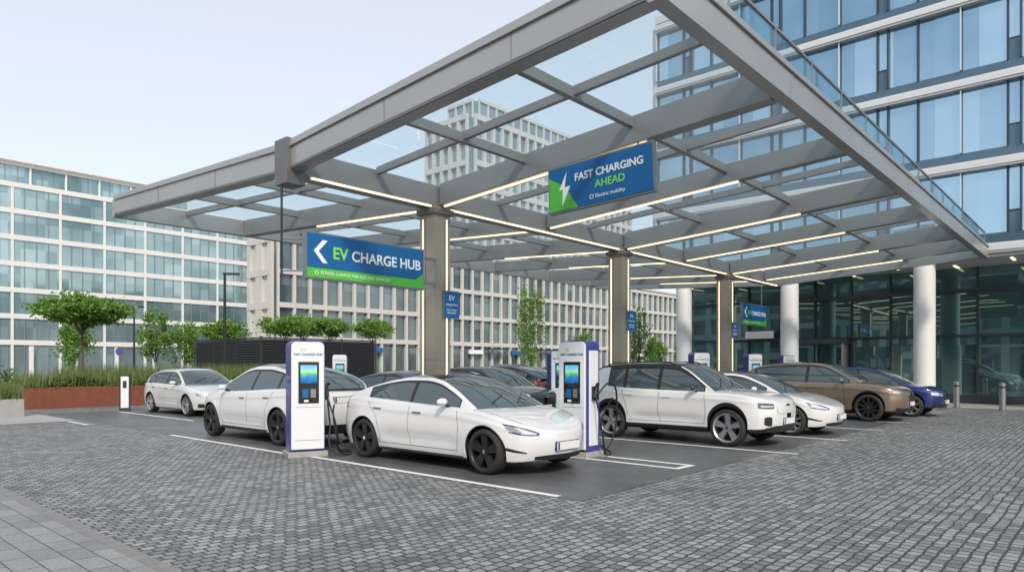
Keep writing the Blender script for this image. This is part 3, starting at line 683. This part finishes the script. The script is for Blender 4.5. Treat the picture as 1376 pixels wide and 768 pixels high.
    dt.obj('lamps_and_trim',e,smooth=False)
    b=MB()
    for fr,zp in((True,S['pz'][0]),(False,S['pz'][1])):
        sg=1 if fr else -1
        xo=inv(0,fr)+warp(inv(0,fr),zp); x0,x1=sorted((xo+sg*.004,xo+sg*.022))
        b.box(x0,x1,-.26,.26,zp-.057,zp+.057,'plate'); x0,x1=sorted((xo+sg*.0225,xo+sg*.024)); 
        ys=(.215,.255) if not fr else (-.255,-.215)
        b.box(x0,x1,ys[0],ys[1],zp-.052,zp+.052,'plateblue')
        x0,x1=sorted((xo-sg*.03,xo+sg*.0035)); b.box(x0,x1,-.27,.27,zp-.067,zp+.067,'plastic')
    b.obj('number_plates',e)
    mx,mz=S['mir']
    for s in(1,-1):
        b=MB(); y=W(mx,zt(mx))
        yy=s*(y+.09)
        def V(dx,dy,dz): return (mx+dx,yy+s*dy,mz+dz)
        b.hexa([V(.05,-.12,-.065),V(-.09,-.10,-.07),V(-.08,.13,-.06),V(.04,.14,-.045),V(.07,-.11,.08),V(-.08,-.09,.095),V(-.07,.13,.08),V(.04,.13,.06)],S.get('mk') or paint)
        o=b.obj('door_mirror',e,smooth=True); sb=o.modifiers.new('s','SUBSURF'); sb.levels=2; sb.render_levels=2
        b=MB(); b.tube((mx-.02,s*(y-.06),mz-.08),(mx-.01,s*(y+.06),mz-.02),.024,.024,'plastic'); b.obj('mirror_stalk',e)
    if S.get('rails'):
        for s in(1,-1):
            pts=[]
            for i in range(13):
                x=S['rails'][0]+(S['rails'][1]-S['rails'][0])*i/12; zb_,top,ze,yb=gsec(x); pts.append((x,s*(gy(yb,ze-zb_)-.03),ze+ (.045 if 0<i<12 else .0)))
            cable('roof_rail',pts,.014,S.get('railk','plastic'),e)
    b=MB()
    for y in(-.45,.1):
        x0=gx1-.10
        b.tube((x0+bul(x0,y/.8)+.01,y,zr(x0)+.015),(x0-.22+bul(x0-.2,(y+.5)/.8),y+.45,zr(x0-.22)+.012),.008,.006,'plastic',6)
    b.obj('wipers',e)
    return e
SED=dict(L=4.69,w=.925,r=.335,ax=(1.50,-1.375),sill=.20,
 zt=[(-2.345,.93),(-2.15,.985),(-1.7,1.0),(-1.0,.975),(0,.945),(.7,.93),(1.1,.905),(1.6,.845),(2.0,.755),(2.22,.68),(2.345,.60)],
 zc=[(-2.345,1.0),(-2.2,1.075),(-1.8,1.09),(-1.5,1.1),(.5,1.0),(1.0,.985),(1.5,.915),(1.95,.80),(2.2,.705),(2.345,.62)],
 roof=[(-2.0,1.04),(-1.8,1.115),(-1.4,1.25),(-.9,1.375),(-.4,1.437),(-.05,1.44),(.25,1.40),(.6,1.27),(.95,1.09),(1.22,.94)],
 ws=.22,rw=-.95,sg=(-1.36,.93),bp=(-.22,),tum=.5,ef=.88,bulge=.17,
 rim='rimdark',sp=5,st=(.045,.085),mir=(.72,1.02),pz=(.42,.78),
 patches=[([(.52,.585,.625),(.62,.585,.67),(.74,.60,.715),(.84,.635,.745),(.885,.68,.76)],'front','lampd',.008),
          ([(.56,.60,.622),(.66,.605,.655),(.76,.625,.70),(.85,.67,.735)],'front','lamp',.012),
          ([(.0,.22,.30),(.35,.225,.30),(.58,.235,.285)],'front','plastic',.006),
          ([(.68,.33,.345),(.78,.345,.38),(.86,.37,.42)],'front','plastic',.006),
          ([(.42,.80,.87),(.6,.80,.92),(.78,.82,.945),(.88,.86,.95)],'rear','red',.008),
          ([(.0,.21,.36),(.6,.22,.36),(.8,.26,.34)],'rear','plastic',.006),
          ([(-.95,.205,.225),(0,.205,.225),(1.05,.205,.225)],'side','plastic',.003)],
 seams=[[(.93,.90),(.98,.62),(.93,.30)],[(-.18,.94),(-.20,.6),(-.14,.28)],[(-1.28,.98),(-1.02,.72),(-.92,.42),(-.95,.30)],[(.93,.30),(-.95,.30)]],
 handles=[(.0+.02,.835),(-1.0,.865)],hk='frame')
SUVY=dict(SED,L=4.75,w=.96,r=.36,ax=(1.47,-1.42),sill=.23,
 zt=[(-2.375,.98),(-2.2,1.05),(-1.7,1.09),(-1.0,1.06),(0,1.02),(.7,1.0),(1.1,.98),(1.6,.92),(2.0,.82),(2.22,.74),(2.375,.65)],
 zc=[(-2.375,1.06),(-2.2,1.14),(-1.9,1.17),(-1.5,1.18),(.5,1.08),(1.0,1.06),(1.5,1.0),(1.95,.87),(2.2,.77),(2.375,.68)],
 roof=[(-2.22,1.12),(-2.0,1.23),(-1.6,1.41),(-1.1,1.55),(-.5,1.62),(0,1.62),(.3,1.57),(.65,1.40),(1.0,1.2),(1.27,1.03)],
 fz=[(.15,.90),(.25,.945),(.45,.985),(.65,1.0),(.8,.99),(.95,.97),(1.1,.94),(1.3,.9)],
 ws=.28,rw=-1.15,sg=(-1.75,1.0),bp=(-.2,-1.25),mir=(.75,1.10),pz=(.45,.90),wr=(.68,.05),
 patches=[([(.50,.65,.71),(.75,.68,.79),(.84,.71,.80)],'front','lampd',.008),
          ([(.40,.92,.98),(.6,.91,1.0),(.78,.93,1.02),(.90,.96,1.03)],'rear','red',.008),
          ([(.0,.24,.42),(.6,.25,.42),(.82,.28,.40)],'rear','plastic',.006),
          ([(-.95,.235,.28),(0,.235,.28),(1.0,.235,.28)],'side','plastic',.003)],
 seams=[[(.93,.98),(.98,.66),(.93,.34)],[(-.16,1.02),(-.18,.6),(-.12,.34)],[(-1.2,1.05),(-1.0,.8),(-.92,.5),(-.93,.34)],[(.93,.34),(-.93,.34)]],
 handles=[(.03,.90),(-.95,.93)])
XC=dict(L=4.43,w=.93,r=.365,ax=(1.34,-1.36),sill=.27,clad=.085,nf=(4.2,2.6),nr=(5,3),xf=1.2,xr=-1.3,
 zt=[(-2.215,.98),(-2.1,1.07),(-1.6,1.12),(-1.0,1.07),(0,1.03),(.7,1.02),(1.1,1.01),(1.6,.985),(1.95,.94),(2.12,.88),(2.215,.80)],
 zc=[(-2.215,1.05),(-2.1,1.1),(-1.5,1.15),(.5,1.12),(1.0,1.10),(1.5,1.065),(1.9,1.0),(2.12,.93),(2.215,.83)],
 roof=[(-2.08,1.12),(-1.98,1.3),(-1.82,1.52),(-1.65,1.60),(-1.0,1.645),(-.3,1.655),(.1,1.63),(.38,1.52),(.75,1.26),(1.02,1.06)],
 fz=[(.18,.93),(.28,.955),(.45,.985),(.62,1.0),(.8,.995),(.95,.985),(1.05,.965),(1.2,.93)],
 ws=.22,rw=-1.72,sg=(-1.50,.86),bp=(-.2,-1.05,),tum=.32,ef=.93,bulge=.12,blackrail=True,roofm='roofglass',rails=(.1,-1.6),
 rim='rimlight',sp=5,st=(.04,.07),mir=(.70,1.12),mk='blackp',pz=(.50,.85),wf=(.6,.03),wr=(.7,.02),crease=(.5,.03),
 patches=[([(.56,.755,.845),(.70,.75,.86),(.83,.76,.87)],'front','lampd',.008),([(.58,.79,.805),(.70,.79,.805),(.80,.79,.81)],'front','signwhite',.012),
          ([(.0,.655,.80),(.40,.655,.80),(.48,.68,.78)],'front','paint',.012),
          ([(.0,.29,.42),(.5,.29,.42),(.74,.31,.38)],'front','plastic',.008),([(.62,.42,.58),(.68,.42,.60),(.76,.45,.58)],'front','plastic',.008),
          ([(.62,.95,1.05),(.8,.85,1.06),(.88,.75,1.06)],'rear','red',.008),([(0,.29,.5),(.8,.3,.5)],'rear','plastic',.008)],
 seams=[[(.86,1.0),(.90,.66),(.86,.42)],[(-.16,1.03),(-.18,.6),(-.12,.42)],[(-1.08,1.06),(-.98,.8),(-.90,.5)],[(.86,.42),(-.90,.42)]],
 handles=[(.02,.93),(-.88,.95)],hk='paint')
IX=dict(XC,L=4.85,w=.975,r=.385,ax=(1.52,-1.42),sill=.26,clad=.05,xf=1.3,xr=-1.4,
 zt=[(-2.425,.98),(-2.3,1.07),(-1.6,1.10),(-1.0,1.07),(0,1.04),(.7,1.03),(1.1,1.02),(1.6,.98),(2.05,.92),(2.3,.84),(2.425,.74)],
 zc=[(-2.425,1.05),(-2.2,1.13),(-1.5,1.15),(.5,1.14),(1.0,1.13),(1.5,1.10),(2.05,1.01),(2.3,.92),(2.425,.80)],
 roof=[(-2.25,1.15),(-2.1,1.33),(-1.85,1.52),(-1.5,1.62),(-.8,1.685),(-.2,1.695),(.2,1.66),(.55,1.5),(.9,1.28),(1.2,1.09)],
 ws=.35,rw=-1.6,sg=(-1.8,1.0),bp=(-.2,),blackrail=False,roofm='roofglass',rails=None,mk=None,rim='rimdark',sp=10,st=(.03,.03),tum=.38,
 patches=[([(.50,.79,.83),(.70,.80,.85),(.85,.81,.87)],'front','lamp',.008),([(.0,.45,.80),(.18,.46,.80),(.27,.52,.78)],'front','plastic',.008),
          ([(.0,.27,.38),(.5,.27,.38),(.8,.3,.4)],'front','plastic',.008),([(.5,.95,.98),(.88,.93,.98)],'rear','red',.008)],
 mir=(.85,1.14))
HB=dict(IX,L=4.35,w=.9,ax=(1.35,-1.33),r=.34,xf=1.1,xr=-1.2,
 zt=[(-2.175,.9),(-2.0,.98),(-1.5,1.02),(0,.97),(.7,.95),(1.1,.93),(1.6,.88),(2.0,.78),(2.175,.66)],
 zc=[(-2.175,.98),(-2.0,1.05),(-1.5,1.06),(.5,1.04),(1.0,1.03),(1.5,.97),(2.0,.84),(2.175,.7)],
 roof=[(-2.05,1.06),(-1.8,1.3),(-1.4,1.45),(-.8,1.53),(-.2,1.54),(.2,1.50),(.55,1.36),(.9,1.14),(1.15,.98)],ws=.3,
 seams=XC['seams'][:3],mir=(.8,1.05),rim='rimlight',sp=7,st=(.03,.04),pz=(.45,.8),handles=[(.02,.85),(-.88,.87)],
 patches=[([(.46,.64,.73),(.66,.65,.75),(.80,.67,.76)],'front','lamp',.008),([(.04,.52,.72),(.2,.5,.73),(.38,.55,.72)],'front','plastic',.008),([(.0,.27,.38),(.5,.27,.38),(.75,.3,.45)],'front','plastic',.008),([(.5,.85,.95),(.8,.85,.97)],'rear','red',.008)])
WAG=dict(SED,L=4.77,w=.915,ax=(1.49,-1.30),r=.33,
 zt=[(-2.385,.90),(-2.2,.97),(-1.5,.985),(0,.95),(.7,.93),(1.1,.915),(1.6,.87),(2.05,.79),(2.3,.71),(2.385,.64)],
 zc=[(-2.385,.95),(-2.2,1.0),(-1.5,1.02),(.5,1.0),(1.0,.99),(1.5,.945),(2.05,.84),(2.3,.74),(2.385,.66)],
 roof=[(-2.15,1.02),(-1.95,1.15),(-1.6,1.32),(-1.2,1.42),(-.7,1.47),(-.2,1.48),(.15,1.455),(.45,1.35),(.8,1.15),(1.08,.965)],
 ws=.3,rw=-1.35,sg=(-1.75,.86),bp=(-.2,-1.15),roofm='paint',tum=.42,rails=(.0,-1.2),railk='chrome',
 rim='rimlight',sp=5,st=(.035,.055),nf=(3.6,2.5),
 patches=[([(.42,.60,.70),(.62,.61,.72),(.82,.64,.74)],'front','lamp',.008),([(.0,.57,.68),(.3,.57,.68),(.42,.58,.68)],'front','plastic',.008),
   ([(.0,.61,.625),(.41,.61,.625)],'front','chrome',.013),([(.0,.65,.662),(.41,.65,.662)],'front','chrome',.013),
   ([(.0,.22,.40),(.35,.22,.40),(.55,.24,.36)],'front','plastic',.006),([(.60,.26,.40),(.80,.28,.40)],'front','plastic',.006),([(.5,.8,.92),(.85,.8,.95)],'rear','red',.008)],
 pz=(.47,.8),hk='chrome')
car('electric_sedan',SED,(8.08,8.42),R(-90),'white')
car('electric_crossover',SUVY,(7.98,13.85),R(90),'white')
car('compact_suv',XC,(13.73,7.1),R(-90),'white')
car('electric_sedan',dict(SED,rim='rimlight',sp=10,st=(.03,.03)),(16.7,7.1),R(-90),'white')
car('electric_suv',IX,(22.1,6.85),R(-90),'bronze')
car('hatchback_car',HB,(24.9,6.2),R(-90),'blue')
car('family_car',WAG,(10.1,23.2),R(-90),'silverp')
car('black_sedan',SED,(12.0,14.3),R(-90),'blackp')
car('black_hatchback',HB,(14.6,13.9),R(-90),'blackp')
car('dark_crossover',SUVY,(18.6,16.9),R(90),'blackp')
car('blue_hatchback',HB,(21.6,17.0),R(90),'blue')
# ---------------------------------------------------------------- vegetation
def leaves(b,cx,cy,cz,rx,ry,rz,n,size,k,clumps=30,hollow=.0,spread=.28):
    cl=[]
    for i in range(clumps):
        while True:
            p=[random.uniform(-1,1) for _ in range(3)]; d=math.sqrt(sum(q*q for q in p))
            if d<1 and d>hollow: break
        cl.append((p,random.uniform(.6,1.3)))
    for i in range(n):
        p,s=random.choice(cl); q=[p[j]+random.gauss(0,spread*s*.6) for j in range(3)]
        c=Vector((cx+q[0]*rx,cy+q[1]*ry,cz+q[2]*rz)); u=Vector([random.gauss(0,1) for _ in range(3)]).normalized(); v=u.orthogonal().normalized(); v=Matrix.Rotation(random.uniform(0,6.28),3,u)@v
        s1=size*random.uniform(.6,1.3); s2=s1*.55
        b.quad([c-u*s1*.5,c+v*s2*.5,c+u*s1*.5,c-v*s2*.5],k)
def tree(name,loc,h,trunk_h,rx,rz,n,size,kind='leaf',tr=.07,clumps=35):
    e=empty(name,(loc[0],loc[1],0)); b=MB()
    b.tube((0,0,0),(0.03,0.02,trunk_h),tr,tr*.65,'bark',10)
    top=Vector((.03,.02,trunk_h)); cz=h-rz
    for i in range(9):
        a=i*2.4; rr=rx*random.uniform(.45,.85); end=Vector((rr*math.cos(a),rr*math.sin(a),cz+random.uniform(-.3,.7)*rz)); st=Vector((.02,.02,trunk_h*random.uniform(.85,1.0)))
        mid=(st+end)/2+Vector((0,0,.06*h*.3)); b.tube(st,mid,tr*.4,tr*.25,'bark',6); b.tube(mid,end,tr*.25,tr*.08,'bark',5)
    b.tube(top,(0,0,h-.3*rz),tr*.5,tr*.1,'bark',6)
    b.obj('trunk',e,smooth=True)
    b=MB(); leaves(b,0,0,cz,rx,rx,rz,n,size,kind,clumps); b.obj('crown',e); return e
tree('umbrella_tree',(10.0,34.2),4.6,3.3,1.65,.56,11000,.18,clumps=70,tr=.075)
for p,h,r in(((29,50),5.6,1.8),((33,50),5.6,1.7),((37.5,50),5.6,1.7),((25,52),5.0,1.8),((33,54),5.8,2.0)):
    tree('umbrella_tree',p,h,h-1.8,r,.8,3000,.24,clumps=40)
tree('young_birch_tree',(31.2,26.2),6.3,1.6,1.0,2.4,3500,.15,clumps=45,tr=.05)
tree('young_birch_tree',(38,23),5.2,1.6,.9,1.8,2000,.16,clumps=35,tr=.05)
for p,h in(((17,60),5.2),((21,55),5.8),((24,57),5.2),((9,62),4.6),((70,40),5),((64,46),5.2),((78,45),5),((95,50),5.5)):
    tree('street_tree',p,h,1.8,1.2,1.9,2000,.24,clumps=35)
def bed(name,x0,x1,y0,y1,z,h,n,k,size,tall=False):
    b=MB()
    for i in range(n):
        x=random.uniform(x0,x1);y=random.uniform(y0,y1)
        hh=h*(.55+.45*math.sin(x*2.1+y)*math.sin(y*1.7+x*.6))*random.uniform(.6,1.1)
        if tall:
            a=random.uniform(0,6.28); l=random.uniform(.05,.25); c=Vector((x,y,z)); t=c+Vector((l*math.cos(a),l*math.sin(a),h*random.uniform(.6,1.1))); s=Vector((-math.sin(a),math.cos(a),0))*size*.15
            b.quad([c-s,c+s,t],k)
        else:
            c=Vector((x,y,z+random.uniform(0,1)**.6*max(.15,hh))); u=Vector([random.gauss(0,1) for _ in range(3)]).normalized(); v=u.orthogonal().normalized(); s1=size*random.uniform(.6,1.3)
            b.quad([c-u*s1*.5,c+v*s1*.3,c+u*s1*.5,c-v*s1*.3],k)
    return b
def planter(name,x0,x1,y0,y1,h,k,soil=True):
    e=empty(name,((x0+x1)/2,(y0+y1)/2,0)); b=MB(); hx=(x1-x0)/2;hy=(y1-y0)/2
    b.box(-hx,hx,-hy,-hy+.06,0,h,k); b.box(-hx,hx,hy-.06,hy,0,h,k); b.box(-hx,-hx+.06,-hy+.061,hy-.061,0,h,k); b.box(hx-.06,hx,-hy+.061,hy-.061,0,h,k); b.box(-hx+.061,hx-.061,-hy+.061,hy-.061,0,h-.08,'bark')
    b.obj('box',e,bevel=.008); return e,hx,hy
e,hx,hy=planter('corten_planter',6.75,11.0,29.3,31.2,.78,'corten')
bed('s',-hx,hx,-hy,hy,.7,.55,7000,'leafd',.12).obj('shrubs',e); bed('s',-hx,hx,-hy,hy,.7,.45,1800,'flower',.12).obj('red_shrubs',e); bed('g',-hx,hx,-hy,hy,.7,.7,1800,'grassl',.12,True).obj('grasses',e)
e,hx,hy=planter('corten_planter',9.0,19.0,32.2,35.4,.7,'corten')
bed('s',-hx,hx,-hy,hy,.65,.75,10000,'leafd',.14).obj('shrubs',e); bed('g',-hx,hx,-hy,hy,.6,1.1,4500,'grassl',.14,True).obj('grasses',e)
e,hx,hy=planter('concrete_planter',2.9,5.85,25.4,27.0,.55,'concrete')
bed('g',-hx,hx,-hy,hy,.5,.6,3000,'grassl',.12,True).obj('grasses',e); bed('s',-hx,hx,-hy,hy,.45,.3,1800,'leafd',.09).obj('shrubs',e)
e=empty('hedge',(4,40,0)); bed('h',-4,5,0,1.3,.0,1.5,8000,'leafd',.18).obj('foliage',e)
e=empty('hedge',(37,36,0)); bed('h',-10,10,0,1.5,.0,1.5,12000,'leafd',.18).obj('foliage',e)
e=empty('hedge',(70,34,0)); bed('h',-20,20,0,2,.0,1.6,10000,'leafd',.25).obj('foliage',e)
# ---------------------------------------------------------------- louvred enclosure
e=empty('louvred_plant_enclosure',(21.2,39.4,0)); b=MB()
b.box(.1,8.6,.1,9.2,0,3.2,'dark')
for i in range(21):
    z=.12+i*.155; b.box(0,8.7,0,.09,z,z+.09,'louvre'); b.box(0,.09,.1,9.3,z,z+.09,'louvre')
for x in(0,2.9,5.8,8.62): b.box(x,x+.08,-.02,-.002,0,3.38,'louvre')
for y in(0.02,3.1,6.2,9.2): b.box(-.02,-.002,y,y+.08,0,3.38,'louvre')
b.obj('louvres',e)
# ---------------------------------------------------------------- street furniture
def lamp(loc,h,rz=0):
    e=empty('street_lamp',(loc[0],loc[1],0),rz); b=MB(); b.cyl(0,0,0,1.0,.11,.105,'pole',14); b.cyl(0,0,1.0,h-.05,.085,.065,'pole',14)
    b.box(-.08,.75,-.13,.13,h-.06,h+.04,'pole'); b.box(.1,.6,-.08,.08,h-.067,h-.061,'signwhite'); b.obj('pole_and_head',e,bevel=.008)
lamp((17.3,36.0),6.5,R(-40)); lamp((22,62),6.5,R(-40)); lamp((9,60),6.5)
def bollard(loc,h=.95):
    e=empty('bollard',(loc[0],loc[1],0)); b=MB(); b.cyl(0,0,0,h,.10,.10,'frame',20); b.cyl(0,0,h,h+.03,.10,.07,'frame',20); b.cyl(0,0,h-.16,h-.1,.103,.103,'pole',20); b.cyl(0,0,0,.03,.14,.14,'steeld',20); b.obj('post',e,smooth=True).modifiers.new('es','EDGE_SPLIT')
for p in((29.4,3.1),(30.3,4.6),(30.6,-.4),(29.9,8.0)): bollard(p)
e=empty('charging_post',(8.9,25.9,0),R(-25)); b=MB(); b.box(-.17,.17,-.12,.12,0,1.28,'chk'); b.box(-.12,.12,-.135,-.122,.12,1.2,'chw'); b.box(-.06,.06,-.14,-.136,.8,1.05,'chk'); b.obj('cabinet',e,bevel=.02)
def tsign(loc,h,r=.26):
    e=empty('traffic_sign',(loc[0],loc[1],0),R(-40)); b=MB(); b.cyl(0,0,0,h,.03,.03,'frame',10)
    n=24
    for q,y,k in((r,-.035,'red'),(r*.8,-.04,'signblue')): b.quad([(q*math.cos(2*math.pi*i/n),y,h-.1+q*math.sin(2*math.pi*i/n)) for i in range(n)],k)
    b.obj('sign_and_post',e)
tsign((15,44.5),2.5,.24)
